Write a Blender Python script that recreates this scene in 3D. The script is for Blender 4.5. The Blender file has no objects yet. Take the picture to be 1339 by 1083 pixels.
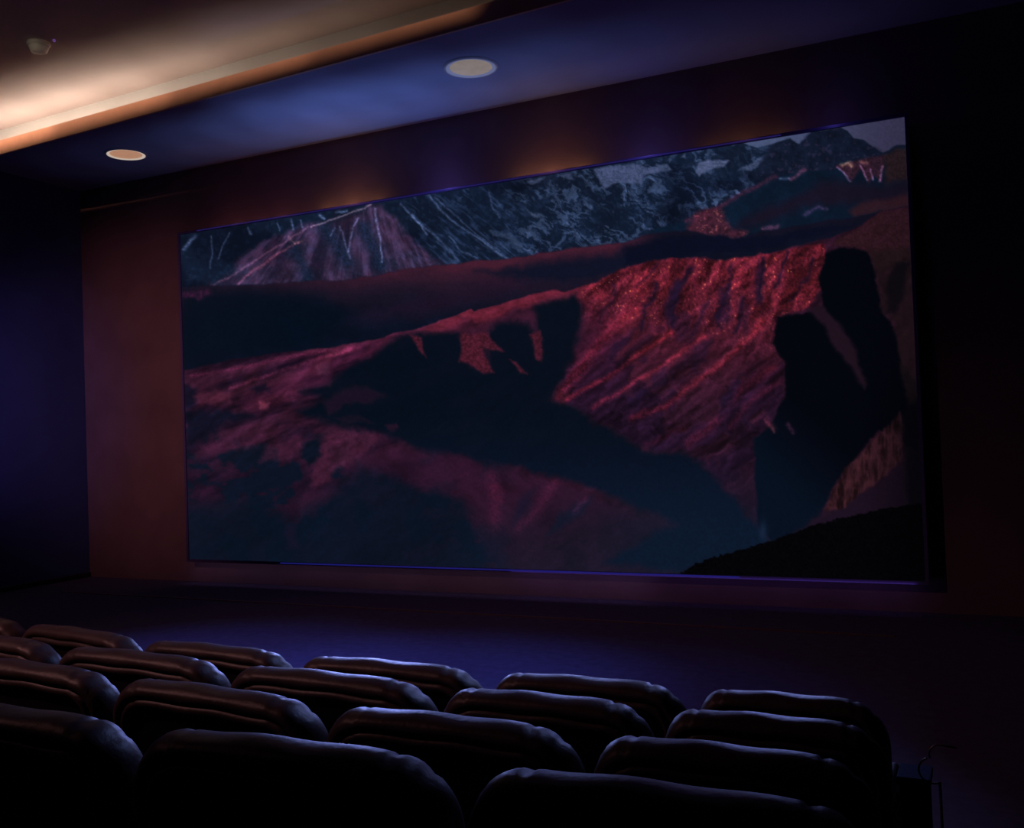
import bpy, bmesh, math, random
import numpy as np
from mathutils import Vector, Matrix
random.seed(4)
S = bpy.context.scene
COL = S.collection

# ------------------------------------------------------------------ camera
CAMZ = 2.379
YAW, PITCH, ROLL, FPX = -.4514291823513108, .021958615067746396, -.03630509321146133, 1274.53
cy, sy, cp, sp = math.cos(YAW), math.sin(YAW), math.cos(PITCH), math.sin(PITCH)
Fv = Vector((sy*cp, cy*cp, sp)); Rv = Vector((cy, -sy, 0)); Uv = Rv.cross(Fv)
Rr = Rv*math.cos(ROLL)+Uv*math.sin(ROLL); Ur = Uv*math.cos(ROLL)-Rv*math.sin(ROLL)
cam = bpy.data.cameras.new('camera'); co = bpy.data.objects.new('camera', cam); COL.objects.link(co)
M = Matrix((Rr, Ur, -Fv)).transposed().to_4x4(); M.translation = (0, 0, CAMZ)
co.matrix_world = M
cam.sensor_width = 36; cam.sensor_fit = 'HORIZONTAL'; cam.lens = FPX/1339*36; cam.clip_start = .05; cam.clip_end = 200
S.camera = co

# ------------------------------------------------------------------ world, lights, exposure
w = bpy.data.worlds.new('world'); S.world = w; w.use_nodes = True
w.node_tree.nodes['Background'].inputs[0].default_value = (.2, .25, .6, 1)
w.node_tree.nodes['Background'].inputs[1].default_value = .0004
S.view_settings.view_transform = 'Standard'; S.view_settings.look = 'None'
S.view_settings.exposure = 0; S.view_settings.gamma = 1; S.view_settings.use_curve_mapping = False

FY = 13.1            # front wall plane
ZC, ZT = 7.329, 8.07 # soffit height, raised ceiling height
def edge_y(x): return 10.38-.048*(x+5.5)   # camera-side edge of the soffit

def light(name, kind, loc, target, energy, color, **k):
    l = bpy.data.lights.new(name, kind); l.energy = energy; l.color = color
    for a, b in k.items(): setattr(l, a, b)
    o = bpy.data.objects.new(name, l); COL.objects.link(o); o.location = loc
    if target is not None:
        o.rotation_euler = (Vector(target)-Vector(loc)).to_track_quat('-Z', 'Y').to_euler()
    return o
# warm lamps lying in the cove behind the fascia, weaker towards the right
for x, e in ((-15.0, 8.5), (-13.6, 8.5), (-12.2, 6.2), (-10.8, 3.0), (-9.4, 1.3), (-7.9, .6), (-6.4, .22), (-4.9, .04)):
    yy = edge_y(x)+.17
    light('cove_lamp', 'AREA', (x, yy, ZC+.13), (x, yy, ZC+1), e, (1, .90, .80), shape='RECTANGLE', size=1.6, size_y=.08)
# unseen warm fill strips under the raised ceiling, added to light the fascia
for x, e in ((-14.4, 3.4), (-11.8, 1.7), (-9.2, .9), (-6.6, .5)):
    light('tray_fill', 'AREA', (x, 6.6, 7.97), (x, 10.6, 7.63), e*1.35, (1, .48, .32), shape='RECTANGLE', size=2.6, size_y=.04, spread=.155)
light('tray_fill', 'SPOT', (-10.2, 5.2, 6.4), (-11.6, 9.3, 8.0), 75, (1, .86, .7), spot_size=.09, spot_blend=1.0, shadow_soft_size=.05)  # added narrow fill spot aimed at the ceiling sensor
# unseen warm fill spot at the left, added for the seat backs
light('warm_fill', 'SPOT', (-9.5, 1.0, 6.6), (-6.5, 5.5, 1.0), 400, (1, .42, .42), spot_size=1.38, spot_blend=1.0, shadow_soft_size=.15)
# unseen blue spots: a pool on the open floor, then rims on the seats
for x, e in ((-7.8, 600), (-5.2, 760), (-3.4, 170)):
    light('unseen_blue_spot', 'SPOT', (x+.3, 6.6, 7.3), (x, 7.7, 0), e*1.2, (.10, .17, 1), spot_size=.80, spot_blend=.9, shadow_soft_size=.12)
light('unseen_blue_spot', 'SPOT', (-2.2, 11.0, 6.8), (-3.8, 3.9, 1.0), 500, (.30, .40, 1), spot_size=.62, spot_blend=.9, shadow_soft_size=.10)  # added rim light for the seats, from high before the screen
for x, tx, e in ((-2.4, -1.2, 300), (-5.2, -2.6, 330), (-8.2, -3.6, 900)):
    light('unseen_blue_spot', 'SPOT', (x, 12.3, 2.8), (tx, 5.0, .0), e, (.28, .36, 1), spot_size=.54, spot_blend=1, shadow_soft_size=.10)  # added rim light from mid-air in front of the screen, no fixtures there
# unseen blue fill spots near the floor, added to make the soffit glow
for x, e in ((-13.6, 20), (-12.6, 35), (-11.6, 60), (-10.7, 120), (-9.8, 240), (-8.9, 360), (-8.0, 360), (-7.1, 290), (-6.2, 190), (-5.3, 115), (-4.4, 65), (-3.5, 32), (-2.5, 16), (-1.4, 8)):
    light('soffit_fill', 'SPOT', (x, 12.05, .25), (x, 12.05, 7.3), e*.85, (.28, .42, 1), spot_size=.40, spot_blend=.9, shadow_soft_size=.05)
for x, e in ((-8.8, 150), (-7.2, 110), (-5.4, 50)):
    light('soffit_fill', 'SPOT', (x, 11.1, .25), (x, 11.1, 7.3), e, (.28, .38, 1), spot_size=.40, spot_blend=1, shadow_soft_size=.05)
# small lamps on the top edge of the screen washing the wall above it
WARM, PINK, VIOLET = (1, .50, .20), (1, .32, .34), (.26, .20, 1)
for x, e, c in ((-9.1, .55, WARM), (-5.55, .60, WARM), (-2.75, .16, WARM), (-11.5, .22, PINK), (-10.5, .25, PINK), (-7.3, .14, VIOLET), (-4.1, .12, VIOLET), (-1.6, .04, VIOLET)):
    for dx, k in ((-.45, .6), (0, 1), (.45, .6)):
        light('frame_lamp', 'POINT', (x+dx, 12.97, 6.08), None, e*k*(3.2 if c is WARM else 1.2), c, shadow_soft_size=.03)
    light('frame_lamp', 'POINT', (x, 12.60, 6.30), None, e*(2.0 if c is not VIOLET else 16), (1, .34, .34) if c is WARM else c, shadow_soft_size=.04)  # extra unseen point before the frame, added to broaden the glow
# red and blue light along the lower edge, added red fill spot aimed beside the screen
light('frame_lamp', 'AREA', (-8.5, 12.80, .30), (-8.5, 13.1, .12), 1.4, (.75, .46, .95), shape='RECTANGLE', size=8.5, size_y=.05)
light('frame_lamp', 'AREA', (-3.6, 12.80, .36), (-3.6, 13.1, .25), .8, (.4, .2, 1), shape='RECTANGLE', size=5.5, size_y=.05)
light('wall_fill', 'SPOT', (-11.0, 5.8, 4.2), (-13.6, 13.1, 3.2), 430, (1, .37, .43), spot_size=.98, spot_blend=1, shadow_soft_size=.2)
# unseen blue fill spot, added to tint the left wall
light('side_fill', 'SPOT', (-12.8, 6.4, 3.6), (-15.1, 10.0, 3.4), 240, (.10, .15, 1), spot_size=.9, spot_blend=1, shadow_soft_size=.3)


# ------------------------------------------------------------------ helpers
def lin(c):
    return tuple((v/12.92 if v <= .04045 else ((v+.055)/1.055)**2.4) for v in c)
def mat(name, rgb, rough=.6, metal=0, bump=0, bscale=40, vary=.0, vscale=6, emit=None, estr=0, spec=.5, coat=0):
    m = bpy.data.materials.new(name); m.use_nodes = True; nt = m.node_tree; b = nt.nodes['Principled BSDF']
    b.inputs['Roughness'].default_value = rough; b.inputs['Metallic'].default_value = metal
    b.inputs['Specular IOR Level'].default_value = spec; b.inputs['Coat Weight'].default_value = coat
    b.inputs['Base Color'].default_value = (*rgb, 1)
    tc = nt.nodes.new('ShaderNodeTexCoord')
    if vary:
        n = nt.nodes.new('ShaderNodeTexNoise'); n.inputs['Scale'].default_value = vscale; n.inputs['Detail'].default_value = 5
        nt.links.new(tc.outputs['Object'], n.inputs['Vector'])
        r = nt.nodes.new('ShaderNodeValToRGB'); nt.links.new(n.outputs['Fac'], r.inputs[0])
        r.color_ramp.elements[0].position = .3; r.color_ramp.elements[1].position = .7
        r.color_ramp.elements[0].color = (*[v*(1-vary) for v in rgb], 1); r.color_ramp.elements[1].color = (*[min(1, v*(1+vary)) for v in rgb], 1)
        nt.links.new(r.outputs[0], b.inputs['Base Color'])
    if bump:
        n2 = nt.nodes.new('ShaderNodeTexNoise'); n2.inputs['Scale'].default_value = bscale; n2.inputs['Detail'].default_value = 6
        nt.links.new(tc.outputs['Object'], n2.inputs['Vector'])
        bp = nt.nodes.new('ShaderNodeBump'); bp.inputs['Strength'].default_value = bump; bp.inputs['Distance'].default_value = .01
        nt.links.new(n2.outputs['Fac'], bp.inputs['Height']); nt.links.new(bp.outputs[0], b.inputs['Normal'])
    if emit:
        b.inputs['Emission Color'].default_value = (*emit, 1); b.inputs['Emission Strength'].default_value = estr
    return m
def obj(name, bm, m, parent=None, smooth=False):
    me = bpy.data.meshes.new(name); bmesh.ops.recalc_face_normals(bm, faces=bm.faces[:]); bm.to_mesh(me); bm.free()
    if m: me.materials.append(m)
    if smooth: me.polygons.foreach_set('use_smooth', [True]*len(me.polygons))
    o = bpy.data.objects.new(name, me); COL.objects.link(o)
    if parent: o.parent = parent
    return o
def tag(o, label=None, cat=None, group=None, kind=None):
    if label: o['label'] = label
    if cat: o['category'] = cat
    if group: o['group'] = group
    if kind: o['kind'] = kind
    return o
def empty(name, loc=(0, 0, 0), rz=0):
    o = bpy.data.objects.new(name, None); COL.objects.link(o); o.location = loc; o.rotation_euler = (0, 0, rz); o.empty_display_size = .1
    return o
def box(bm, x0, x1, y0, y1, z0, z1, bev=0, seg=3):
    r = bmesh.ops.create_cube(bm, size=1)
    for v in r['verts']:
        v.co = Vector((x0+(v.co.x+.5)*(x1-x0), y0+(v.co.y+.5)*(y1-y0), z0+(v.co.z+.5)*(z1-z0)))
    if bev:
        es = list({e for v in r['verts'] for e in v.link_edges})
        bmesh.ops.bevel(bm, geom=es, offset=bev, segments=seg, profile=.5, affect='EDGES')
    return bm
def lathe(bm, prof, n=48, caps=True):
    rings = []
    for r, z in prof:
        rings.append([bm.verts.new((r*math.cos(2*math.pi*i/n), r*math.sin(2*math.pi*i/n), z)) for i in range(n)])
    for a, b in zip(rings, rings[1:]):
        for i in range(n): bm.faces.new((a[i], a[(i+1) % n], b[(i+1) % n], b[i]))
    if caps:
        bm.faces.new(rings[0]); bm.faces.new(rings[-1])
    return bm
def prism(bm, pts, z0, z1):
    a = [bm.verts.new((x, y, z0)) for x, y in pts]; b = [bm.verts.new((x, y, z1)) for x, y in pts]
    bm.faces.new(a); bm.faces.new(b[::-1]); n = len(pts)
    for i in range(n): bm.faces.new((a[i], b[i], b[(i+1) % n], a[(i+1) % n]))
    return bm
def tube(bm, pts, r, n=10, closed=False):
    P = [Vector(p) for p in pts]; rings = []; N = len(P); up = Vector((0, 1, 0))
    for i, p in enumerate(P):
        t = (P[min(i+1, N-1)]-P[max(i-1, 0)]).normalized()
        a = t.cross(up); a = a.normalized() if a.length > 1e-4 else Vector((1, 0, 0)); b = t.cross(a).normalized()
        rings.append([bm.verts.new(p+a*math.cos(2*math.pi*k/n)*r+b*math.sin(2*math.pi*k/n)*r) for k in range(n)])
    for A, B in zip(rings, rings[1:]):
        for k in range(n): bm.faces.new((A[k], A[(k+1) % n], B[(k+1) % n], B[k]))
    bm.faces.new(rings[0]); bm.faces.new(rings[-1])
    return bm

# ------------------------------------------------------------------ materials
m_front = mat('painted_front_wall', (.18, .125, .14), .85, vary=.12, vscale=1.5, bump=.15, bscale=60, spec=.1)
m_side = mat('painted_side_wall', (.055, .08, .19), .85, vary=.10, vscale=1.2, bump=.15, bscale=60, spec=.1)
m_soffit = mat('painted_soffit', (.30, .35, .52), .8, vary=.05, vscale=1.5, spec=.15)
m_ceiling = mat('painted_ceiling', (.56, .43, .37), .85, vary=.05, vscale=1.5, spec=.1)
m_cove = mat('cove_paint', (.80, .74, .66), .8, vary=.03, vscale=2, spec=.1)
m_lip = mat('tan_fascia', (.74, .53, .38), .7, vary=.06, vscale=4, spec=.2)
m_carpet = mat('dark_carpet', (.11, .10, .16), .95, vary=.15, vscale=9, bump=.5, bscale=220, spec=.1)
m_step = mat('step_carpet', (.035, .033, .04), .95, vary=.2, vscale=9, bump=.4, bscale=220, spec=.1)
m_leather = mat('dark_leather', (.080, .052, .052), .46, vary=.18, vscale=7, bump=.28, bscale=30, spec=.5)
m_panel = mat('seat_back_shell', (.012, .011, .012), .6, vary=.2, vscale=7, spec=.3)
m_plastic = mat('black_plastic', (.015, .015, .017), .5)
m_frame = mat('screen_frame_metal', (.14, .12, .30), .4, metal=.3)
m_strip = mat('blue_light_strip', (.02, .02, .1), .5, emit=(.03, .03, .42), estr=.30)
m_trimline = mat('floor_trim', (.14, .08, .07), .5, vary=.2)
m_ring = mat('lamp_ring', (.55, .57, .62), .5)
m_white = mat('cream_plastic', (.75, .68, .55), .5)
m_metal = mat('bronze_rail', (.30, .22, .16), .35, metal=.8)

# ------------------------------------------------------------------ structure
XL, XR, YB = -15.33, 2.1, -3.0
def struct(name, bm, m, parent=None):
    o = obj(name, bm, m, parent)
    if parent is None: o['kind'] = 'structure'
    return o
bm = bmesh.new(); box(bm, XL-.2, XR+.2, YB-.2, FY+.2, -.2, 0); struct('floor', bm, m_carpet)
bm = bmesh.new(); box(bm, XL, XR, FY, FY+.2, 0, ZC+.9); struct('wall_front', bm, m_front)
bm = bmesh.new(); box(bm, XL-1.2, XL, YB, FY+.2, 0, ZC); struct('wall_left', bm, m_side)
bm = bmesh.new(); box(bm, XL-1.2, XL-1.0, YB, FY+.2, ZC, ZT+.2); struct('wall_left', bm, m_side)
bm = bmesh.new(); box(bm, XR, XR+.2, YB, FY+.2, 0, ZT+.2); struct('wall_right', bm, m_side)
bm = bmesh.new(); box(bm, XL, XR, YB-.2, YB, 0, ZT+.2); struct('wall_back', bm, m_side)
XT = XL-1.0
bm = bmesh.new(); prism(bm, [(XT, YB), (XR, YB), (XR, edge_y(XR)+.62), (XT, edge_y(XT)+.62)], ZT, ZT+.2); struct('ceiling', bm, m_ceiling)
# lowered soffit in front of the screen wall, its cove and its fascia
sof = obj('trim_1', prism(bmesh.new(), [(XT, edge_y(XT)), (XR, edge_y(XR)), (XR, FY), (XT, FY)], ZC, ZC+.05), m_soffit); sof['kind'] = 'structure'
bm = bmesh.new(); prism(bm, [(XT, edge_y(XT)-.04), (XR, edge_y(XR)-.04), (XR, edge_y(XR)), (XT, edge_y(XT))], ZC-.004, ZC+.225); struct('trim_2', bm, m_lip)
bm = bmesh.new(); prism(bm, [(XT, edge_y(XT)+.62), (XR, edge_y(XR)+.62), (XR, edge_y(XR)+.68), (XT, edge_y(XT)+.68)], ZC+.05, ZT+.2); struct('trim_3', bm, m_cove)
# thin strip set in the carpet in front of the screen wall
bm = bmesh.new(); box(bm, -14.2, -1.0, 11.53, 11.58, 0, .012); struct('trim_4', bm, m_trimline)
# dark plinth at the foot of the side wall
bm = bmesh.new(); box(bm, XL, XL+.04, YB, FY, 0, .09, .01, 1); struct('baseboard_left', bm, m_plastic)
# stepped seating platforms
ROWS = {1: 1.131, 2: 1.210, 3: 1.269, 4: 1.478}
FL = {k: v-1.0 for k, v in ROWS.items()}
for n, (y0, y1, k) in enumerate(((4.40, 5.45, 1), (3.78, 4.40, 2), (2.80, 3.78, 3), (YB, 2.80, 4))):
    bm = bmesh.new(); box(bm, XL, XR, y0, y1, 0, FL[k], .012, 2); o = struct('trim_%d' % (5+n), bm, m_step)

# ------------------------------------------------------------------ the screen
SX0, SX1, SZ0, SZ1, SY = -12.605, -.735, .4255, 6.116, 12.88
scr = tag(empty('cinema_screen', ((SX0+SX1)/2, SY, SZ0)), 'huge wide cinema screen showing red-lit mountains, hung on the front wall', 'screen')
# ---- the film still shown on the screen, painted in its own picture units ----
def _hash(ix, iy, s):
    n = (ix.astype(np.int64)*374761393 + iy.astype(np.int64)*668265263 + s*974634777) & 0xffffffff
    n = ((n ^ (n >> 13))*1274126177) & 0xffffffff
    n = n ^ (n >> 16)
    return (n & 0xffff)/65535.0
def vnoise(x, y, s=0):
    ix = np.floor(x); iy = np.floor(y); fx = x-ix; fy = y-iy
    fx = fx*fx*(3-2*fx); fy = fy*fy*(3-2*fy)
    a = _hash(ix, iy, s); b = _hash(ix+1, iy, s); c = _hash(ix, iy+1, s); d = _hash(ix+1, iy+1, s)
    return (a*(1-fx)+b*fx)*(1-fy)+(c*(1-fx)+d*fx)*fy
def fbm(x, y, s=0, o=4, g=0.55):
    t = 0.0; a = 1.0; w = 0.0
    for k in range(o):
        t = t+a*vnoise(x*2**k+17.3*k, y*2**k-9.1*k, s+k); w += a; a *= g
    return t/w
def ridged(x, y, s=0, o=4):
    t = 0.0; a = 1.0; w = 0.0
    for k in range(o):
        t = t+a*(1-np.abs(2*vnoise(x*2**k+5.7*k, y*2**k+3.3*k, s+k)-1)); w += a; a *= .6
    return t/w
def sstep(a, b, x):
    t = np.clip((x-a)/(b-a), 0, 1); return t*t*(3-2*t)
def sdist(poly, x, y):                       # signed distance, positive inside
    P = np.array(poly, float); d = np.full(x.shape, 1e18); ins = np.zeros(x.shape, bool)
    for i in range(len(P)):
        ax, ay = P[i]; bx, by = P[(i+1) % len(P)]
        ex, ey = bx-ax, by-ay; wx, wy = x-ax, y-ay
        t = np.clip((wx*ex+wy*ey)/(ex*ex+ey*ey+1e-9), 0, 1)
        d = np.minimum(d, (wx-ex*t)**2+(wy-ey*t)**2)
        c = (ay > y) != (by > y)
        ins ^= c & (x < ex*(y-ay)/(ey if abs(ey) > 1e-9 else 1e-9)+ax)
    d = np.sqrt(d); return np.where(ins, d, -d)
def curve_y(pts, x):
    p = np.array(pts, float); return np.interp(x, p[:, 0], p[:, 1])
def paint(X, Y):
    C = lambda r, g, b: np.array([r, g, b], float)
    n1 = fbm(X/26, Y/26, 1, 5)-.5; n2 = fbm(X/26, Y/26, 31, 5)-.5
    n3 = fbm(X/6, Y/6, 61, 3)-.5; n4 = fbm(X/6, Y/6, 71, 3)-.5
    wX = X+n1*16+n3*5; wY = Y+n2*16+n4*5
    col = np.zeros(X.shape+(3,))
    def lay(m, c):
        nonlocal col
        c = np.asarray(c, float)
        col = col*(1-m[..., None])+c*m[..., None]
    def mask(poly, soft=2.0, warp=1.0):
        return sstep(-soft, soft, sdist(poly, X+(wX-X)*warp, Y+(wY-Y)*warp))
    def below(pts, soft=1.5, warp=1.0):
        return sstep(-soft, soft, Y+(wY-Y)*warp-curve_y(pts, X+(wX-X)*warp))
    def mul(m, k):
        nonlocal col
        col = col*(1-m[..., None]+m[..., None]*np.asarray(k, float))
    def add(m, c):
        nonlocal col
        col = col+m[..., None]*np.asarray(c, float)
    fine = fbm(X/2.2, Y/2.2, 91, 2)
    # sky
    sk = sstep(980, 1190, X)
    lay(np.ones(X.shape), C(70, 82, 116)); lay(sk, C(62, 60, 88))
    # far rocky range with snow
    sky_line = [(200, 60), (960, 170), (975, 186), (994, 191), (1010, 188), (1027, 182), (1037, 180), (1047, 187), (1062, 175), (1064, 171),
                (1083, 168), (1102, 165), (1112, 169), (1119, 179), (1129, 180), (1140, 187), (1153, 197), (1158, 197), (1169, 191), (1177, 187), (1215, 187)]
    far = below(sky_line, 1.0, .28)
    base = C(16, 26, 45)[None, :]*(0.75+.5*fbm(X/40, Y/40, 5)[..., None])
    lay(far, base)
    # crinkled snow and rock: gullies fall to the lower right on the right, fan on the left
    ax = np.where(X < 620, 1.0, .35)
    gx = (X*.77+Y*.64); gy = (-X*.64+Y*.77)
    st = ridged(gx/38, gy/9, 11, 4)                      # streaks running down to the right
    st2 = ridged(gx/60, gy/14, 211, 3)
    slide = far*sstep(510, 560, X)*(1-sstep(660, 720, X))
    add(slide*sstep(.66, .92, st), C(16, 20, 30)); add(slide*sstep(.8, .95, st2), C(18, 22, 32))
    qx = X*.86+Y*.5+n1*30; qy = -X*.5+Y*.86+n2*30; cr = ridged(qx/19, qy/10, 21, 5); cr2 = ridged(qx/52+3, qy/34, 29, 4)
    snow = far*sstep(640, 700, X)*(1-sstep(985, 1040, X))
    add(snow*sstep(.62, .84, cr)*(.2+.8*sstep(.45, .65, cr2)), C(30, 34, 44))
    add(snow*(sstep(.52, .68, fbm(qx/6, qy/4, 41, 4)))*sstep(.42, .6, fbm(qx/50, qy/36, 45, 3)), C(20, 24, 33))
    add(far*sstep(.5, .75, fbm(X/5, Y/5, 47, 3))*.35, C(14, 20, 30))
    mul(far*sstep(.52, .68, fbm(X/60, Y/48, 51, 3))*(1-sstep(1000, 1050, X)), (.66, .68, .74))
    # named snow fields
    for pl, cc in (([(778, 222), (800, 216), (832, 214), (850, 219), (874, 214), (862, 226), (846, 230), (842, 240), (812, 238), (794, 247), (786, 236)], C(76, 86, 124)),
                   ([(916, 214), (930, 208), (958, 212), (950, 218), (930, 222), (918, 232), (914, 224)], C(88, 98, 136)),
                   ([(968, 222), (990, 205), (1008, 200), (1000, 212), (984, 220)], C(70, 82, 116)),
                   ([(860, 214), (876, 212), (880, 220), (864, 224)], C(64, 76, 108)),
                   ([(690, 236), (716, 232), (706, 238), (696, 240)], C(70, 80, 112)),
                   ([(735, 230), (750, 228), (756, 236), (748, 235)], C(60, 70, 100)),
                   ([(892, 204), (900, 200), (898, 206)], C(80, 90, 126)),
                   ([(690, 272), (706, 278), (718, 284), (706, 284), (694, 276)], C(60, 74, 104)),
                   ([(640, 304), (672, 306), (680, 314), (690, 330), (664, 312), (646, 310)], C(52, 66, 96))):
        lay(mask(pl, 1.8, .55)*(.72+.5*(fine-.5)), cc)
    # thin snow couloirs as bent lines
    def line(pts, w, c, k=1.0, warp=.35):
        P = np.array(pts, float); d = np.full(X.shape, 1e9); xx = X+(wX-X)*warp; yy = Y+(wY-Y)*warp
        for i in range(len(P)-1):
            a, b = P[i], P[i+1]; e = b-a
            t = np.clip(((xx-a[0])*e[0]+(yy-a[1])*e[1])/(e@e), 0, 1)
            d = np.minimum(d, np.hypot(xx-a[0]-e[0]*t, yy-a[1]-e[1]*t))
        add(np.exp(-(d/w)**2)*k*(.5+fine), c)
    SN = C(38, 43, 58)
    line([(563, 257), (576, 272), (592, 289), (618, 308), (640, 323), (666, 340)], 1.5, SN*.9)
    line([(542, 284), (556, 298), (570, 308), (588, 326), (602, 342)], 2.0, SN*.8)
    line([(570, 260), (600, 285), (628, 312), (655, 330)], 1.1, SN*.6)
    line([(526, 268), (540, 284), (552, 296), (560, 308)], 1.5, SN)
    line([(590, 310), (604, 328), (626, 340)], 1.3, SN*.7)
    line([(642, 250), (645, 268), (654, 284)], 1.3, SN*.6)
    line([(1008, 238), (1016, 248), (1024, 256)], 1.1, SN*.7)
    # left fan mountain: red ribs and blue gullies
    fan = mask([(276, 378), (300, 362), (322, 340), (345, 318), (400, 296), (450, 288), (478, 274), (500, 274), (520, 290), (546, 324), (582, 345), (560, 356), (460, 368), (360, 374)], 5, .9)
    ang = np.arctan2(Y-180, X-470); rad = np.hypot(Y-180, X-470)
    ribs = ridged(ang*9, rad/90, 61, 4)
    add(fan*(.25+.75*fbm(X/14, Y/12, 66, 3)), C(44, 13, 20))
    add(fan*sstep(.62, .85, ribs), C(24, 17, 27)); mul(fan*sstep(.4, .2, ribs-.25), (.7, .75, .8))
    for gpts, gw in (([(426, 300), (440, 318), (456, 345)], 11), ([(478, 300), (490, 326), (500, 350)], 11), ([(388, 330), (398, 350), (404, 368)], 9)):
        P = np.array(gpts, float); d = np.full(X.shape, 1e9)
        for i in range(len(P)-1):
            a, b = P[i], P[i+1]; e = b-a; t = np.clip(((X-a[0])*e[0]+(Y-a[1])*e[1])/(e@e), 0, 1)
            d = np.minimum(d, np.hypot(X-a[0]-e[0]*t, Y-a[1]-e[1]*t))
        lay(np.exp(-(d/gw)**2)*.75, C(22, 36, 60)*(.7+.6*fine[..., None]))
    line([(276, 378), (300, 366), (326, 350), (350, 335), (385, 312), (404, 300)], 1.5, C(50, 30, 36)*.8)
    line([(312, 374), (330, 358), (352, 345), (380, 326), (392, 320)], 1.7, C(60, 28, 34)*.9)
    line([(378, 312), (386, 322), (396, 318)], 1.6, C(60, 44, 30)*.5)
    line([(408, 300), (440, 288), (470, 276), (488, 271)], 1.3, C(70, 55, 60))
    line([(493, 276), (494, 292), (500, 318), (500, 344)], 1.6, SN*1.2); line([(471, 286), (464, 300), (458, 330)], 1.6, SN*.9)
    line([(446, 298), (452, 316), (460, 340)], 1.4, SN*.8); line([(440, 300), (432, 312)], 1.4, SN*.7)
    line([(242, 330), (250, 318), (256, 312)], 2.4, SN*1.2, warp=.2); line([(278, 312), (279, 330), (275, 355)], 1.4, SN*.7)
    line([(302, 308), (292, 328), (286, 342)], 1.2, SN*.7); line([(383, 290), (384, 302)], 1.6, SN*1.2); line([(395, 290), (396, 300)], 1.3, SN*.9)
    line([(326, 302), (330, 308)], 1.8, SN); line([(420, 284), (426, 288)], 1.8, SN*1.5); line([(442, 280), (456, 277)], 1.6, SN*1.2); line([(364, 294), (366, 304)], 1.2, SN*.8)
    # darker peaks on the right
    pk = mask([(1010, 189), (1027, 182), (1037, 180), (1047, 187), (1064, 171), (1102, 164), (1119, 179), (1140, 187), (1158, 199), (1110, 222), (1060, 226), (1010, 236), (985, 230), (1000, 205)], 3, .5)
    lay(pk*.85, C(17, 24, 42)*(.6+.8*fbm(X/8, Y/8, 81, 4)[..., None]))
    add(pk*sstep(.6, .75, fbm(X/4.5, Y/4, 83, 3)), C(16, 9, 14))
    # mid blue slope on the right and its red crest
    crest = [(840, 312), (860, 300), (900, 285), (914, 277), (946, 266), (978, 247), (994, 237), (1013, 230), (1048, 222), (1090, 222), (1140, 204), (1158, 198), (1177, 190), (1215, 190)]
    mid = below(crest, 1.5, .5)*sstep(835, 850, X)
    lay(mid, C(12, 25, 43)*(.75+.5*fbm(X/16, Y/16, 101, 4)[..., None]))
    line([(900, 288), (946, 268), (978, 249), (1000, 238), (1016, 231)], 3.0, C(38, 6, 10))
    line([(1038, 232), (1050, 224), (1056, 220)], 2.2, C(60, 22, 30)); line([(1022, 232), (1036, 231)], 1.8, SN)
    rp = mask([(900, 298), (912, 279), (930, 271), (944, 270), (952, 282), (958, 296), (982, 300), (970, 310), (940, 312), (912, 308)], 4, .6)*.85
    lay(rp*.9, C(78, 32, 48)*(.5+1.0*fbm(X/4, Y/5, 111, 3)[..., None]))
    add(rp*sstep(.66, .8, fbm(X/3, Y/3, 113, 2)), C(60, 34, 24))
    # red-lit head of the valley on the far right
    hr = mask([(1096, 216), (1130, 206), (1160, 200), (1158, 214), (1154, 236), (1146, 226), (1138, 238), (1126, 220), (1116, 236)], 2, .4)
    lay(hr*.75, C(60, 30, 44)*(.6+.8*fine[..., None]))
    for pts in ([(1098, 218), (1106, 226), (1114, 236)], [(1126, 214), (1132, 226), (1136, 234)], [(1156, 216), (1155, 226), (1152, 234)], [(1141, 220), (1144, 232)]):
        line(pts, 1.3, C(70, 50, 72))
    line([(1104, 214), (1112, 212), (1115, 216)], 2.3, C(90, 70, 50)); line([(1128, 210), (1136, 212)], 2.3, C(80, 50, 44))
    bh = mask([(1158, 200), (1177, 192), (1215, 192), (1215, 240), (1185, 232), (1160, 238)], 5, .5)
    lay(bh*.85, C(46, 30, 32)*(.8+.4*fine[..., None]))
    lay(mask([(1075, 236), (1150, 240), (1215, 226), (1215, 275), (1150, 262), (1120, 262), (1060, 268), (1000, 290), (960, 296), (1000, 270), (1040, 262)], 10, .8)*.75, C(28, 17, 33))
    lay(mask([(1112, 272), (1135, 258), (1162, 256), (1186, 250), (1215, 246), (1215, 272), (1150, 276), (1120, 282)], 5, .7)*.8, C(56, 28, 36))
    line([(1000, 298), (1020, 294), (1010, 300)], 2.6, C(60, 24, 34)); line([(1054, 280), (1072, 270), (1084, 272)], 2.2, C(34, 18, 32))
    # haze band and dark valley behind the main ridge
    band = [(200, 384), (240, 380), (276, 378), (372, 373), (461, 367), (540, 352), (611, 345), (667, 340), (718, 332), (756, 326), (819, 318), (842, 308), (900, 300), (960, 312), (1000, 300), (1060, 292), (1130, 280), (1215, 262)]
    mb = below(band, 2, .4)
    t = Y-curve_y(band, X)
    lay(mb, C(8, 16, 32)*(.8+.4*fbm(X/30, Y/20, 121, 3)[..., None]))
    bw = 26+.05*np.clip(X-240, 0, 600)
    glow = mb*np.exp(-np.clip(t, 0, 999)/(bw*.62))*(.65+.7*fbm(X/50, Y/12, 123, 4))
    lay(np.clip(glow*(.25+.75*sstep(300, 600, X))*(1-sstep(800, 880, X))*1.05, 0, 1), C(72, 31, 48)); lay(glow*.25, C(52, 22, 40))
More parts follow.
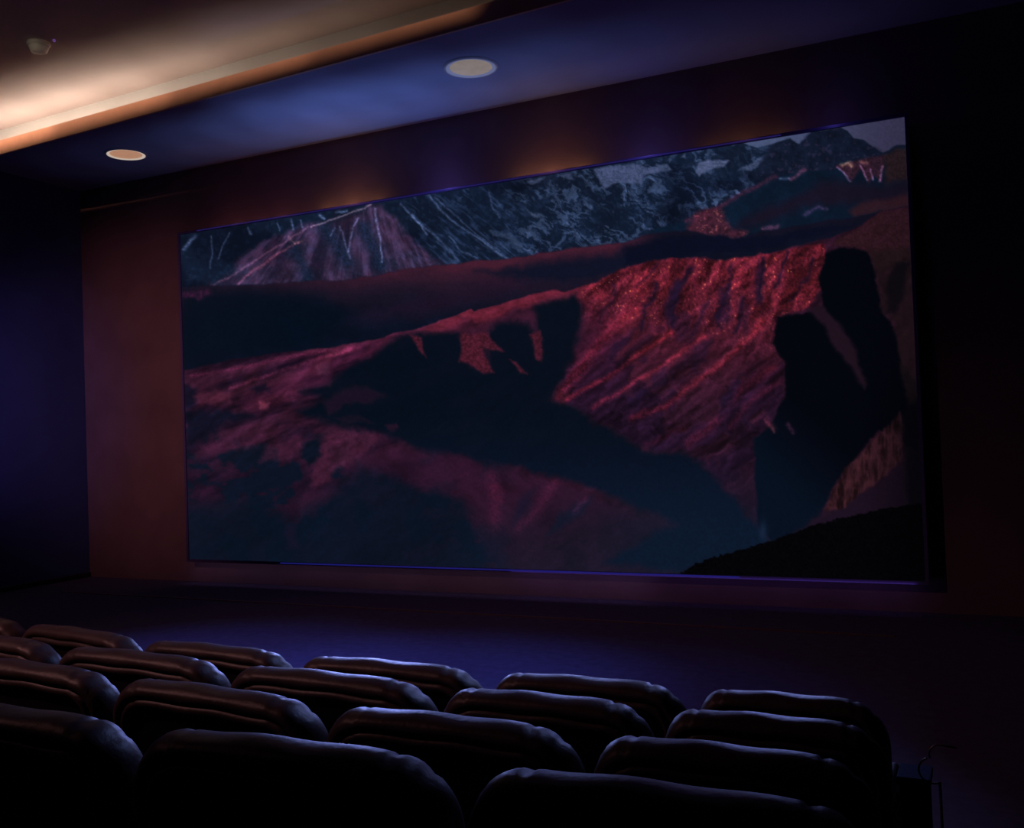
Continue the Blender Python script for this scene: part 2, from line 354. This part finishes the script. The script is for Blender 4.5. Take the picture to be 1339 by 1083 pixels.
    lay(mask([(460, 420), (540, 395), (640, 372), (700, 352), (800, 335), (850, 322), (830, 345), (700, 372), (600, 398), (520, 418)], 14, 1.2)*.55, C(36, 19, 40))
    lay(mask([(625, 358), (680, 352), (760, 342), (850, 322), (870, 335), (820, 352), (760, 368), (700, 372)], 8, 1)*.75, C(8, 18, 36))
    lay(mask([(240, 385), (330, 380), (420, 390), (470, 415), (400, 455), (300, 470), (240, 478)], 14, 1.0)*.75, C(4, 14, 27))
    line([(240, 390), (272, 386), (262, 392)], 4, C(34, 6, 16))
    lay(mask([(820, 322), (900, 306), (1000, 308), (1120, 292), (1060, 312), (980, 326), (900, 334), (820, 350)], 5, .8)*.85, C(9, 13, 31))
    # main ridge
    ridge = [(200, 497), (245, 487), (300, 475), (345, 468), (440, 456), (540, 434), (590, 416), (617, 405), (622, 409), (640, 403), (690, 388), (725, 380), (740, 382), (757, 376), (780, 371), (810, 355), (845, 344), (880, 338),
             (925, 336), (947, 343), (985, 334), (1030, 324), (1080, 312), (1129, 293), (1156, 274), (1186, 269), (1215, 266)]
    rg = below(ridge, 1.3, .35); dep = Y-curve_y(ridge, X)
    purple = C(41, 18, 34)*(.55+.9*fbm(X/30, Y/22, 131, 5)[..., None])
    lay(rg, purple)
    # slopes on the left: long diagonal folds
    ux = (X*.95-Y*.3); uy = (X*.3+Y*.95)
    fold = ridged(ux/110, uy/22, 141, 4)
    lm = rg*(1-sstep(560, 700, X))
    add(lm*sstep(.55, .85, fold)*(1-sstep(560, 640, Y)), C(28, 10, 12)); mul(lm*sstep(.6, .4, fold)*.75, (.45, .6, .75))
    add(lm*(1-sstep(8, 34, dep))*sstep(350, 520, X), C(44, 12, 18))
    add(mask([(250, 520), (262, 534), (300, 530), (300, 518), (280, 512)], 4, .8)*.9, C(34, 12, 14))
    add(mask([(310, 530), (400, 478), (470, 462), (520, 455), (450, 480), (430, 498), (470, 520), (400, 520), (330, 545)], 8, .9)*.9, C(30, 8, 14))
    line([(300, 512), (345, 496), (410, 474), (460, 460)], 2.4, C(44, 14, 20)); line([(250, 494), (300, 488), (400, 466), (470, 456)], 3.0, C(30, 8, 14))
    add(mask([(340, 530), (352, 530), (350, 540), (338, 538)], 3, .5)*.8, C(70, 30, 30)); add(mask([(415, 482), (432, 476), (430, 492), (418, 492)], 3, .6)*.7, C(40, 24, 30))
    lay(mask([(240, 545), (290, 540), (330, 545), (290, 560), (262, 580), (240, 600)], 6, 1)*.85, C(8, 17, 33))
    lay(mask([(240, 505), (262, 512), (252, 540), (240, 540)], 5, 1)*.7, C(8, 16, 33))
    lay(mask([(330, 512), (345, 505), (352, 515), (338, 522)], 4, 1)*.7, C(10, 16, 34))
    mul(lm*(1-sstep(520, 640, X)), (.80, .86, .94))
    lay(lm*sstep(520, 620, Y)*(1-sstep(420, 620, X))*.35, C(26, 20, 40))
    # lower left mottling
    low = rg*sstep(550, 600, Y)*(1-sstep(620, 700, X))
    blot = fbm(X/34, Y/24, 151, 4)
    lay(low*sstep(.50, .60, blot)*.85, C(9, 20, 36)); add(low*sstep(.5, .35, blot)*(1-sstep(640, 700, Y)), C(10, 2, 5))
    for pl, k in (([(410, 615), (425, 575), (450, 564), (480, 566), (500, 575), (470, 605), (440, 612), (430, 632), (405, 640)], .85),
                  ([(340, 606), (352, 585), (395, 575), (400, 590), (380, 606)], .6), ([(470, 605), (510, 585), (540, 580), (560, 600), (520, 606)], .7),
                  ([(395, 650), (440, 645), (460, 650), (420, 665), (390, 680)], .4), ([(275, 670), (310, 655), (320, 665), (285, 680)], .4), ([(250, 600), (290, 572), (330, 555), (380, 560), (330, 585), (280, 600)], .45)):
        lay(mask(pl, 5, .9)*k, C(66, 28, 50)*(.7+.6*fbm(X/9, Y/9, 153, 3)[..., None]))
    lay(mask([(398, 586), (418, 576), (420, 600), (405, 612), (396, 600)], 4, .8)*.85, C(6, 18, 32))
    deep = C(8, 19, 34)*(.85+.3*fbm(X/60, Y/50, 155, 3)[..., None])
    lay(mask([(230, 668), (330, 650), (380, 690), (440, 640), (470, 612), (560, 640), (610, 650), (640, 760), (230, 760)], 16, 1)*.8, deep)
    lay(mask([(372, 690), (384, 690), (388, 720), (376, 722)], 7, 1)*.5, C(32, 20, 42)); lay(mask([(390, 655), (430, 640), (440, 650), (410, 680), (385, 685)], 6, 1)*.5, C(40, 22, 44))
    # bright red face
    face = mask([(752, 380), (780, 370), (810, 354), (880, 337), (947, 342), (985, 333), (1080, 318), (1082, 345), (1075, 372), (1060, 402), (1018, 415), (1010, 450), (1025, 470), (1024, 520), (1008, 555), (985, 570), (988, 620), (992, 684), (965, 655), (935, 625), (905, 600),
                 (890, 585), (858, 590), (828, 580), (800, 555), (778, 552), (752, 535), (724, 523), (735, 500), (748, 470), (756, 430)], 2.0, .55)
    v = sstep(320, 560, Y)
    facec = (C(106, 31, 48)[None]*(1-v[..., None])+C(50, 23, 42)[None]*v[..., None])
    pa = .66+.35*sstep(400, 500, Y)
    fx = X*np.cos(.62)-Y*np.sin(.62); fy = X*np.sin(.62)+Y*np.cos(.62)
    gul = ridged(fx/80+n1, fy/26+n2*2, 161, 3)
    gx2 = X*np.cos(1.15)-Y*np.sin(1.15); gy2 = X*np.sin(1.15)+Y*np.cos(1.15)
    gul2 = ridged(gx2/60, gy2/18, 171, 5)
    up = 1-sstep(395, 470, Y-.15*(X-900))
    g = gul*(1-up)+gul2*up
    facec = facec*(up*(.62+.62*sstep(.35, .85, g))+(1-up)*(.70+.45*sstep(.3, .85, g)))[..., None]
    lay(face, facec*.86)
    grain = fbm(X/2.6, Y/3.2, 181, 3)
    add(face*sstep(.5, .72, grain)*up*.8, C(26, 7, 7)); add(face*sstep(.72, .84, grain)*up*sstep(.5, .8, g), C(74, 56, 26))
    mul(face*sstep(.42, .26, grain)*up, (.74, .72, .8))
    spots = vnoise(X/2.0, Y/2.0, 191)
    add(face*up*sstep(.9, .99, spots)*sstep(.45, .6, fbm(X/22, Y/22, 193, 3)), C(90, 62, 30))
    bowl = fbm(fx/70+n1*1.5, fy/30+n2*1.5, 261, 3)
    mul(face*(1-up)*sstep(.56, .40, bowl)*.75, (.62, .72, .92))
    mul(face*sstep(470, 380, Y)*sstep(.4, .7, fbm(X/30, Y/24, 263, 3)), (1.16, 1.1, 1.05))
    # dark crooked gullies cut into the upper face
    def gully(pts, w, k):
        nonlocal col
        P = np.array(pts, float); d = np.full(X.shape, 1e9)
        for i in range(len(P)-1):
            a, b = P[i], P[i+1]; e = b-a
            t = np.clip(((wX-a[0])*e[0]+(wY-a[1])*e[1])/(e@e), 0, 1)
            d = np.minimum(d, np.hypot(wX-a[0]-e[0]*t, wY-a[1]-e[1]*t))
        m = face*np.exp(-(d/w)**2)*k
        col = col*(1-m[..., None])+C(26, 15, 34)*m[..., None]
    for gp, gw, gk in (([(902, 352), (888, 372), (882, 400), (884, 424)], 5, .9), ([(862, 370), (848, 400), (836, 432)], 3.5, .8), ([(806, 372), (796, 400), (786, 420)], 3, .5), ([(960, 352), (952, 380), (944, 400), (940, 424)], 4, .7),
                       ([(996, 338), (1000, 360), (1000, 384)], 3, .9), ([(1034, 328), (1026, 350), (1018, 372)], 2.6, .8), ([(972, 388), (968, 410), (962, 432)], 4.5, .8), ([(925, 395), (912, 425), (900, 455)], 4, .6),
                       ([(1064, 342), (1052, 366), (1036, 390)], 2.6, .6), ([(846, 440), (820, 468), (790, 488)], 5, .5), ([(900, 470), (868, 496), (836, 516)], 5, .55), ([(968, 500), (948, 530), (936, 552)], 6, .6), ([(865, 345), (852, 362), (838, 372)], 2.4, .5)):
        gully(gp, gw, gk)
    # lit ribs sweeping down to the left
    RB = C(46, 9, 11)
    line([(830, 408), (800, 430), (768, 468), (745, 500), (726, 520)], 9, RB*.95, 1, .6)
    line([(880, 432), (840, 460), (790, 495), (750, 520), (734, 531)], 3.2, RB*1.25, 1, .5)
    line([(920, 440), (880, 470), (830, 500), (800, 520), (775, 535)], 3.4, RB*1.0, 1, .5)
    line([(1000, 420), (950, 470), (915, 495), (870, 530), (826, 548)], 4.5, RB*.9, 1, .6)
    line([(1010, 480), (970, 510), (940, 545), (900, 580)], 6, RB*.6, 1, .6)
    line([(1020, 500), (985, 520), (955, 560)], 4, RB*.4, 1, .6)
    line([(895, 560), (860, 575), (840, 585)], 4, RB*.35, 1, .6)
    for pl, k in (([(870, 400), (882, 360), (892, 372), (886, 408), (876, 425)], .75), ([(940, 376), (955, 370), (958, 400), (950, 425), (938, 412)], .6), ([(800, 450), (830, 432), (818, 452), (795, 474)], .6), ([(990, 340), (1000, 352), (1002, 392), (996, 398), (990, 370)], .7),
                  ([(880, 415), (900, 405), (905, 440), (890, 450)], .35), ([(822, 520), (848, 505), (836, 528), (820, 532)], .6), ([(850, 486), (872, 478), (868, 500), (852, 504)], .5), ([(905, 452), (930, 440), (925, 470), (905, 485)], .5),
                  ([(940, 520), (962, 512), (955, 540), (938, 546)], .6), ([(970, 420), (975, 392), (984, 400), (978, 440)], .4)):
        lay(mask(pl, 4, .9)*k, C(30, 18, 42))
    rel = fbm(fx/34+n1*2, fy/13, 251, 4)-fbm((fx+3)/34+n1*2, (fy+5)/13, 251, 4)
    col = col*(1+np.clip(rel*1.3, -.4, .35)*rg*(.55+.45*sstep(600, 720, X))*(1-.7*sstep(560, 680, Y)))[..., None]
    # foot of the red face fades into the haze
    lay(face*sstep(560, 690, Y)*.5, C(30, 22, 46))
    # lit crest strip and the shaded fingers below it
    cs = rg*sstep(530, 610, X)*(1-sstep(755, 775, X))
    lay(cs*(1-sstep(10, 22, dep-6*n1*4))*.9, C(104, 33, 52)*(.7+.6*fbm(X/10, Y/5, 201, 3)[..., None]))
    lay(cs*sstep(14, 26, dep)*(1-sstep(60, 110, dep))*.8, C(58, 24, 44)*(.7+.6*fbm(X/9, Y/14, 203, 3)[..., None]))
    DK = C(7, 18, 34)
    shadow = [(430, 505), (455, 484), (488, 470), (505, 452), (540, 438), (575, 436), (604, 440), (604, 470), (632, 486), (640, 488), (640, 462), (628, 452), (650, 424), (668, 420), (690, 424), (700, 440), (700, 402), (730, 390), (755, 382), (762, 400), (760, 430), (750, 468),
              (738, 496), (722, 524), (752, 538), (778, 556), (800, 560), (830, 582), (858, 592), (890, 590), (912, 606), (940, 632), (968, 662), (992, 690), (1010, 720), (880, 748), (790, 735), (850, 700), (880, 685), (800, 648), (740, 628), (650, 608), (560, 596), (500, 570), (440, 560), (385, 545), (420, 528), (395, 515)]
    lay(mask(shadow, 7, .9)*.94, DK*(.8+.45*sstep(520, 700, Y)[..., None]))
    for pl in ([(604, 438), (640, 436), (650, 452), (660, 462), (648, 462), (634, 456), (636, 468), (646, 490), (632, 490), (618, 478), (600, 474), (602, 462)], [(692, 440), (706, 434), (712, 460), (710, 474), (704, 470)], [(668, 472), (676, 476), (690, 492), (682, 490)], [(536, 440), (550, 444), (556, 470), (546, 460)]):
        lay(mask(pl, 2.5, .5)*.9, C(72, 25, 40)*(.7+.6*fine[..., None]))
    lay(mask([(452, 512), (480, 508), (500, 520), (480, 530), (455, 530), (430, 548), (420, 532)], 5, 1)*.5, C(44, 20, 40)); lay(mask([(505, 560), (520, 558), (524, 564), (510, 568)], 3, 1)*.6, C(50, 22, 42))
    lay(mask([(440, 548), (480, 550), (490, 556), (450, 558)], 4, 1)*.4, C(40, 20, 38))
    # long maroon fold low in the middle
    foldp = mask([(470, 600), (520, 582), (560, 594), (610, 600), (640, 610), (680, 622), (730, 628), (765, 650), (800, 666), (850, 684), (820, 700), (760, 690), (700, 700), (660, 745), (640, 735), (618, 690), (610, 650), (560, 645), (500, 618)], 9, .9)
    lay(foldp*.75*(1-sstep(650, 745, Y)*.6), C(44, 20, 41)*(.62+.75*fbm((X-Y)/26, (X+Y)/50, 211, 4)[..., None]))
    lay(mask([(675, 655), (700, 640), (690, 668), (672, 690)], 7, 1)*.5, C(16, 20, 42)); lay(mask([(728, 676), (770, 650), (765, 668), (735, 690), (712, 702)], 6, 1)*.6, C(12, 24, 44))
    line([(640, 625), (648, 650), (644, 690)], 9, C(20, 4, 8)); line([(726, 632), (700, 668), (678, 692)], 7, C(18, 4, 8)); line([(764, 654), (752, 668)], 4, C(24, 6, 12))
    # blue air at the bottom
    air = sstep(640, 745, Y)*rg*sstep(560, 640, X)
    lay(air*.45, C(13, 27, 45)); lay(np.exp(-((X-880)/120)**2-((Y-690)/50)**2)*.5, C(13, 27, 44))
    # dark gorge on the right
    H1 = mask([(1083, 330), (1100, 322), (1136, 326), (1148, 360), (1152, 400), (1166, 420), (1178, 470), (1215, 520), (1215, 600), (1150, 560), (1120, 594), (1085, 640), (1072, 672), (1010, 712), (990, 690), (986, 620), (984, 572), (1008, 556),
               (1026, 520), (1026, 474), (1010, 448), (1016, 416), (1060, 408), (1078, 398), (1070, 362)], 2.5, .6)
    nav = C(4, 6, 14)+(C(7, 17, 32)-C(4, 6, 14))*sstep(470, 640, Y-.9*(X-1000))[..., None]
    lay(H1, nav)
    lay(mask([(1058, 408), (1076, 398), (1096, 420), (1120, 456), (1132, 500), (1130, 508), (1112, 478), (1090, 452), (1080, 425)], 4, .6)*.8, C(38, 21, 34))
    lay(mask([(1085, 318), (1129, 295), (1156, 275), (1215, 268), (1215, 345), (1150, 345), (1136, 326), (1100, 320)], 3, .5)*.8, C(52, 26, 33)*(.75+.4*fine[..., None]))
    lay(mask([(1138, 326), (1215, 320), (1215, 520), (1188, 528), (1176, 470), (1170, 420), (1152, 400), (1150, 360)], 4, .8)*.75, C(32, 21, 23)*(.7+.6*fbm(X/8, Y/14, 221, 3)[..., None]))
    lay(mask([(1170, 340), (1192, 335), (1186, 370), (1172, 410), (1160, 408), (1158, 380)], 5, .8)*.85, C(12, 10, 16))
    line([(985, 550), (1000, 540), (1012, 560)], 4, C(22, 8, 10))
    line([(1000, 548), (1008, 556), (1012, 564)], 2, C(40, 16, 18)); line([(1030, 555), (1037, 565)], 2.6, C(34, 14, 22))
    # lit cliff, lower right
    cl = mask([(1076, 668), (1086, 640), (1104, 612), (1124, 592), (1150, 566), (1176, 534), (1182, 560), (1178, 600), (1160, 618), (1130, 640), (1100, 664)], 2.5, .6)
    rock = ridged(X/9, Y/34, 231, 4)
    lay(cl*.95, C(54, 27, 34)*(.45+.8*sstep(.4, .9, rock)[..., None]))
    lay(mask([(1072, 670), (1130, 638), (1180, 600), (1215, 590), (1215, 665), (1120, 675), (1010, 712)], 8, .8)*(1-cl)*.85, C(27, 17, 32))
    lay(mask([(1178, 540), (1215, 500), (1215, 670), (1186, 662)], 6, .6)*.8, C(9, 9, 16))
    lay(np.exp(-((X-996)/5)**2-((Y-693)/12)**2)*.5, C(34, 52, 84))
    # black wooded hill in front
    hill = [(200, 900), (880, 756), (892, 747), (905, 738), (925, 730), (960, 720), (1000, 708), (1060, 686), (1090, 678), (1130, 668), (1170, 660), (1215, 655)]
    bl = sstep(-1, 1, Y+3*(fbm(X/4, Y/4, 241, 3)-.5)*2-curve_y(hill, X))
    lay(bl, C(3, 3, 5)*(.6+1.2*fine[..., None]))
    # vignette darkening of the whole view, painted into the still's right side
    mul(sstep(1060, 1200, X), (.80, .78, .82)); mul(sstep(1120, 1210, X)*sstep(420, 560, Y), (.55, .55, .6))
    mul(np.ones(X.shape), (.98+.16*(fine-.5))[..., None])
    return np.clip(col, 1, 255)/255.0

# map panel position (u right, v down, both 0..1) to the still's own units
def homography(dst):
    A = []; b = []
    for (u, v), (x, y) in zip(((0, 0), (1, 0), (1, 1), (0, 1)), dst):
        A.append([u, v, 1, 0, 0, 0, -u*x, -v*x]); b.append(x)
        A.append([0, 0, 0, u, v, 1, -u*y, -v*y]); b.append(y)
    return np.append(np.linalg.solve(np.array(A, float), np.array(b, float)), 1)
Hm = homography([(237, 311), (1186, 151), (1207, 757), (247, 735)])
NU, NV = 960, 500
u, v = np.meshgrid(np.linspace(0, 1, NU), np.linspace(0, 1, NV))
den = Hm[6]*u+Hm[7]*v+1
PX = (Hm[0]*u+Hm[1]*v+Hm[2])/den; PY = (Hm[3]*u+Hm[4]*v+Hm[5])/den
rgb = paint(PX, PY)
rgb = np.where(rgb <= .04045, rgb/12.92, ((rgb+.055)/1.055)**2.4)
W_, H_ = SX1-SX0, SZ1-SZ0
verts = np.stack([(u-.5)*W_, np.zeros_like(u), (1-v)*H_], -1).reshape(-1, 3)
idx = np.arange(NU*NV).reshape(NV, NU)
quads = np.stack([idx[:-1, :-1], idx[1:, :-1], idx[1:, 1:], idx[:-1, 1:]], -1).reshape(-1, 4)
me = bpy.data.meshes.new('picture_panel')
me.vertices.add(len(verts)); me.vertices.foreach_set('co', verts.ravel().astype(np.float32))
me.loops.add(quads.size); me.loops.foreach_set('vertex_index', quads.ravel().astype(np.int32))
me.polygons.add(len(quads)); me.polygons.foreach_set('loop_start', np.arange(0, quads.size, 4, dtype=np.int32))
me.update(calc_edges=True); me.validate()
att = me.color_attributes.new('still', 'FLOAT_COLOR', 'POINT')
att.data.foreach_set('color', np.concatenate([rgb.reshape(-1, 3), np.ones((NU*NV, 1))], 1).ravel().astype(np.float32))
mp = bpy.data.materials.new('lit_screen_picture'); mp.use_nodes = True; nt = mp.node_tree; b = nt.nodes['Principled BSDF']
b.inputs['Base Color'].default_value = (.004, .004, .005, 1); b.inputs['Roughness'].default_value = .9; b.inputs['Specular IOR Level'].default_value = .05
a = nt.nodes.new('ShaderNodeAttribute'); a.attribute_name = 'still'
nt.links.new(a.outputs['Color'], b.inputs['Emission Color']); b.inputs['Emission Strength'].default_value = 1.0
me.materials.append(mp); pic = bpy.data.objects.new('picture_panel', me); COL.objects.link(pic); pic.parent = scr
hw = W_/2
bm = bmesh.new(); box(bm, -hw, hw, .006, .03, 0, H_); obj('backing_board', bm, m_plastic, scr)
fw = .045
for x0, x1, z0, z1 in ((-hw-fw, hw+fw, H_, H_+fw), (-hw-fw, hw+fw, -fw, 0), (-hw-fw, -hw, 0, H_), (hw, hw+fw, 0, H_)):
    bm = bmesh.new(); box(bm, x0, x1, -.03, .03, z0, z1, .004, 1); obj('frame_bar', bm, m_frame, scr)
bm = bmesh.new(); box(bm, -hw*.66, hw*.62, -.036, -.03, -.028, -.008); tag(obj('light_strip', bm, m_strip, scr), 'thin glowing blue light strip along the lower frame')
bm = bmesh.new(); box(bm, -hw*.93, hw*.75, -.036, -.03, H_+.012, H_+.03); tag(obj('light_strip', bm, mat('dim_violet_strip', (.02, .02, .1), .5, emit=(.012, .008, .075), estr=1), scr), 'dim violet light strip along the upper frame')
for x in (-4.8, -1.6, 1.6, 4.8):
    bm = bmesh.new(); box(bm, x-.1, x+.1, .03, .22, H_*.5-.2, H_*.5+.2, .005, 1); obj('wall_bracket', bm, m_plastic, scr)

# ------------------------------------------------------------------ ceiling lamps and sensor
def downlight(x, y, rx, ring_m, face_rgb, face_e, edge_rgb, label, label2):
    t = tag(empty('ceiling_downlight', (x, y, ZC)), label, 'ceiling light', 'round lamps in the lowered ceiling')
    bm = bmesh.new(); lathe(bm, [(rx*.86, .04), (rx*.86, -.005), (rx*.90, -.022), (rx*.97, -.022), (rx, -.004), (rx, .04)], 56, False)
    obj('ring', bm, ring_m, t, True)
    bm = bmesh.new(); lathe(bm, [(rx*.90, -.022), (rx*.86, -.020), (rx*.76, -.010)], 56, False)
    obj('reflector', bm, mat(label2+'_edge', (.5, .5, .5), .5, emit=edge_rgb, estr=1), t, True)
    bm = bmesh.new(); lathe(bm, [(rx*.78, -.001), (rx*.77, -.010), (rx*.5, -.013), (rx*.05, -.015)], 56, True)
    obj('diffuser', bm, mat(label2, (.5, .4, .3), .6, vary=.3, vscale=5, emit=face_rgb, estr=face_e), t, True)
    bm = bmesh.new(); lathe(bm, [(rx*.95, .05), (rx*.95, .13), (rx*.3, .15)], 40); obj('housing', bm, m_plastic, t)
    return t
downlight(-12.75, 11.85, .34, m_ring, lin((.66, .48, .37)), 1.0, lin((.74, .68, .62)), 'round ceiling downlight near the left end of the soffit, glowing orange cream', 'orange_cream_diffuser')
downlight(-5.99, 11.48, .375, m_ring, lin((.46, .42, .37)), .95, lin((.30, .33, .44)), 'dimmer round ceiling downlight above the middle of the screen, greyish tan', 'tan_diffuser')
t = tag(empty('ceiling_sensor', (-11.60, 9.29, ZT)), 'small cream round sensor on the raised ceiling above the glowing cove', 'sensor')
bm = bmesh.new(); lathe(bm, [(.155, 0), (.155, -.03), (.14, -.045)], 32); obj('mounting_plate', bm, m_white, t, True)
bm = bmesh.new(); lathe(bm, [(.132, -.045), (.128, -.075), (.108, -.125), (.07, -.14), (.01, -.143)], 32); obj('housing', bm, m_white, t, True)
bm = bmesh.new(); lathe(bm, [(.018, 0), (.018, -.03), (.004, -.04)], 16); o = obj('indicator_light', bm, mat('violet_indicator', (.1, .05, .15), .4, emit=lin((.32, .2, .42)), estr=1.0), t, True); o.location = (.27, .03, 0)

# ------------------------------------------------------------------ seats
def back_rings(w, h, prof, r0=.20, lo=-.62, nt_=56, na=12, ns=8, crease=True, seed=0):
    """open loop running up the left side, over the top and down the right side; d = inset, y = depth"""
    rings = []
    for d, y in prof:
        hw = w/2-d; r = max(r0-d*.8, .02); top = -d; pts = []
        for i in range(ns): pts.append((-hw, lo+(top-r-lo)*i/ns))
        for i in range(na): a = math.pi-(math.pi/2)*i/na; pts.append((-hw+r+r*math.cos(a), top-r+r*math.sin(a)))
        for i in range(nt_+1): pts.append((-(hw-r)+2*(hw-r)*i/nt_, top))
        for i in range(1, na+1): a = math.pi/2-(math.pi/2)*i/na; pts.append((hw-r+r*math.cos(a), top-r+r*math.sin(a)))
        for i in range(1, ns+1): pts.append((hw, top-r+(lo-top+r)*i/ns))
        out = []
        for x, z in pts:
            crown = .018*(1-(2*x/w)**2)*max(0, 1+z/.5)
            yy = y; k = 0
            if crease:
                for xc, tl, dp, wd in ((-.335*w, .25, .011, .013), (.34*w, -.35, .012, .014), (.44*w, -.3, .008, .016), (-.45*w, .3, .006, .016)):
                    k += dp*math.exp(-((x-xc-tl*y*.6-(z*.25 if abs(xc) > .4*w else 0))/wd)**2)*max(0, 1-d/.15)
                k += .004*math.sin(x*17+seed)*math.sin(y*23+z*9+1.3)
            s = 1-k/(w/2)
            out.append((x*s, yy*(1-k*2.5)-.16*max(z, -.6), z-k+crown))
        rings.append(out)
    return rings
def loft(bm, rings, cap0=False, cap1=False):
    V = [[bm.verts.new(p) for p in r] for r in rings]
    for A, B in zip(V, V[1:]):
        for i in range(len(A)-1): bm.faces.new((A[i], A[i+1], B[i+1], B[i]))
    if cap0: bm.faces.new(V[0])
    if cap1: bm.faces.new(V[-1])
    return bm
SW, SH = 1.16, 1.0
def make_seat():
    root = empty('theatre_armchair')
    # front face, rounded edge, plump rear border, down into the seam
    prof = [(.30, .10), (.20, .125), (.12, .13), (.06, .115), (.022, .085), (.004, .045), (0, .01), (.003, -.025), (.012, -.052), (.026, -.074), (.042, -.086), (.056, -.086), (.067, -.078), (.074, -.062)]
    bm = bmesh.new(); loft(bm, back_rings(SW, SH, prof), True); c = obj('back_cushion', bm, m_leather, root, True); c.location.z = SH
    prof = [(.068, -.060), (.076, -.076), (.086, -.088), (.098, -.092), (.110, -.086), (.122, -.066)]
    bm = bmesh.new(); loft(bm, back_rings(SW, SH, prof)); c = obj('piping', bm, m_leather, root, True); c.location.z = SH
    prof = [(.114, -.066), (.125, -.064), (.16, -.066), (.30, -.070)]
    bm = bmesh.new(); loft(bm, back_rings(SW, SH, prof, crease=False), False, True); c = obj('back_panel', bm, m_panel, root, True); c.location.z = SH
    bm = bmesh.new(); box(bm, -SW/2+.12, SW/2-.12, .12, .46, .30, .47, .05, 4); obj('seat_cushion', bm, m_leather, root, True)
    for s in (-1, 1):
        bm = bmesh.new(); box(bm, s*(SW/2-.055)-.05, s*(SW/2-.055)+.05, .0, .46, .04, .62, .035, 4); obj('armrest', bm, m_leather, root, True)
    bm = bmesh.new(); box(bm, -SW/2+.10, SW/2-.10, .02, .40, 0, .30, .01, 1); obj('base', bm, m_plastic, root)
    return root
def copy_thing(o):
    c = o.copy(); COL.objects.link(c)
    for ch in list(o.children):
        d = ch.copy(); COL.objects.link(d); d.parent = c
    return c
# gaps between the seats of each row, left to right: (x, y)
GAPS = {1: [(-7.83, 5.02), (-6.430, 4.875), (-5.042, 4.670), (-3.717, 4.591), (-2.428, 4.574), (-1.323, 4.577), (-.42, 4.56)],
        2: [(-6.50, 4.20), (-5.099, 4.090), (-3.702, 4.014), (-2.365, 3.955), (-1.294, 3.941), (-.36, 3.93)],
        3: [(-5.25, 3.52), (-3.885, 3.436), (-2.565, 3.342), (-1.374, 3.338), (-.34, 3.33)],
        4: [(-3.72, 2.27), (-2.519, 2.297), (-1.341, 2.337), (-.20, 2.35)]}
RN = {1: 'front', 2: 'second', 3: 'third', 4: 'nearest'}
WHERE = {1: ['cut off by the left edge of the photo', 'leftmost one seen whole', 'second one seen whole from the left', 'middle one, against the blue floor', 'second from the right end', 'at the right end beside the aisle'],
         2: ['cut off by the left edge of the photo', 'leftmost one seen whole', 'second one seen whole from the left', 'second from the right end', 'at the right end fading into the dark'],
         3: ['cut off by the left edge of the photo', 'leftmost one seen whole', 'broad one left of the dark right-end seat', 'at the right end fading into the dark'],
         4: ['cut off by the left edge of the photo', 'large one near the bottom left', 'mostly hidden in the dark at the bottom right']}
proto = make_seat(); first = True
for r in (1, 2, 3, 4):
    g = GAPS[r]
    for i in range(len(g)-1):
        (xa, ya), (xb, yb) = g[i], g[i+1]
        o = proto if first else copy_thing(proto); first = False
        wd = math.hypot(xb-xa, yb-ya)
        o.location = ((xa+xb)/2, (ya+yb)/2, FL[r]); o.rotation_euler = (0, 0, math.atan2(yb-ya, xb-xa))
        o.scale = (wd*.965/SW, 1, 1)
        tag(o, 'dark leather armchair, %s row, %s' % (RN[r], WHERE[r][i]), 'chair', 'dark leather theatre armchairs in four rows')

# ------------------------------------------------------------------ dim things beyond the end of the front row
t = tag(empty('side_ledge', (-.30, 4.72, FL[1])), 'dim blue-grey low ledge beside the right end of the front row', 'ledge')
bm = bmesh.new(); box(bm, -.12, .02, -.10, .10,   .645, .68, .006, 2); obj('top', bm, m_side, t)
bm = bmesh.new(); box(bm, -.11, .01, -.09, .09, 0, .645, .006, 2); obj('body', bm, m_side, t)
t = tag(empty('curved_rail', (-.27, 4.60, FL[1])), 'thin curved bronze rail in the dark right of the front row', 'rail')
def arc(cx, cz, r, a0, a1, n=16): return [(cx+r*math.cos(a0+(a1-a0)*i/n), 0, cz+r*math.sin(a0+(a1-a0)*i/n)) for i in range(n+1)]
bm = bmesh.new(); tube(bm, arc(0, .73, .055, math.radians(110), math.radians(300)), .004); obj('lower_hoop', bm, m_metal, t, True)
bm = bmesh.new(); tube(bm, arc(.035, .80, .045, math.radians(200), math.radians(60))[:13]+[(.10, 0, .838)], .004); obj('upper_hoop', bm, m_metal, t, True)
bm = bmesh.new(); tube(bm, [(.03, 0, 0), (.03, 0, .35), (.028, 0, .684)], .006); obj('post', bm, m_plastic, t, True)
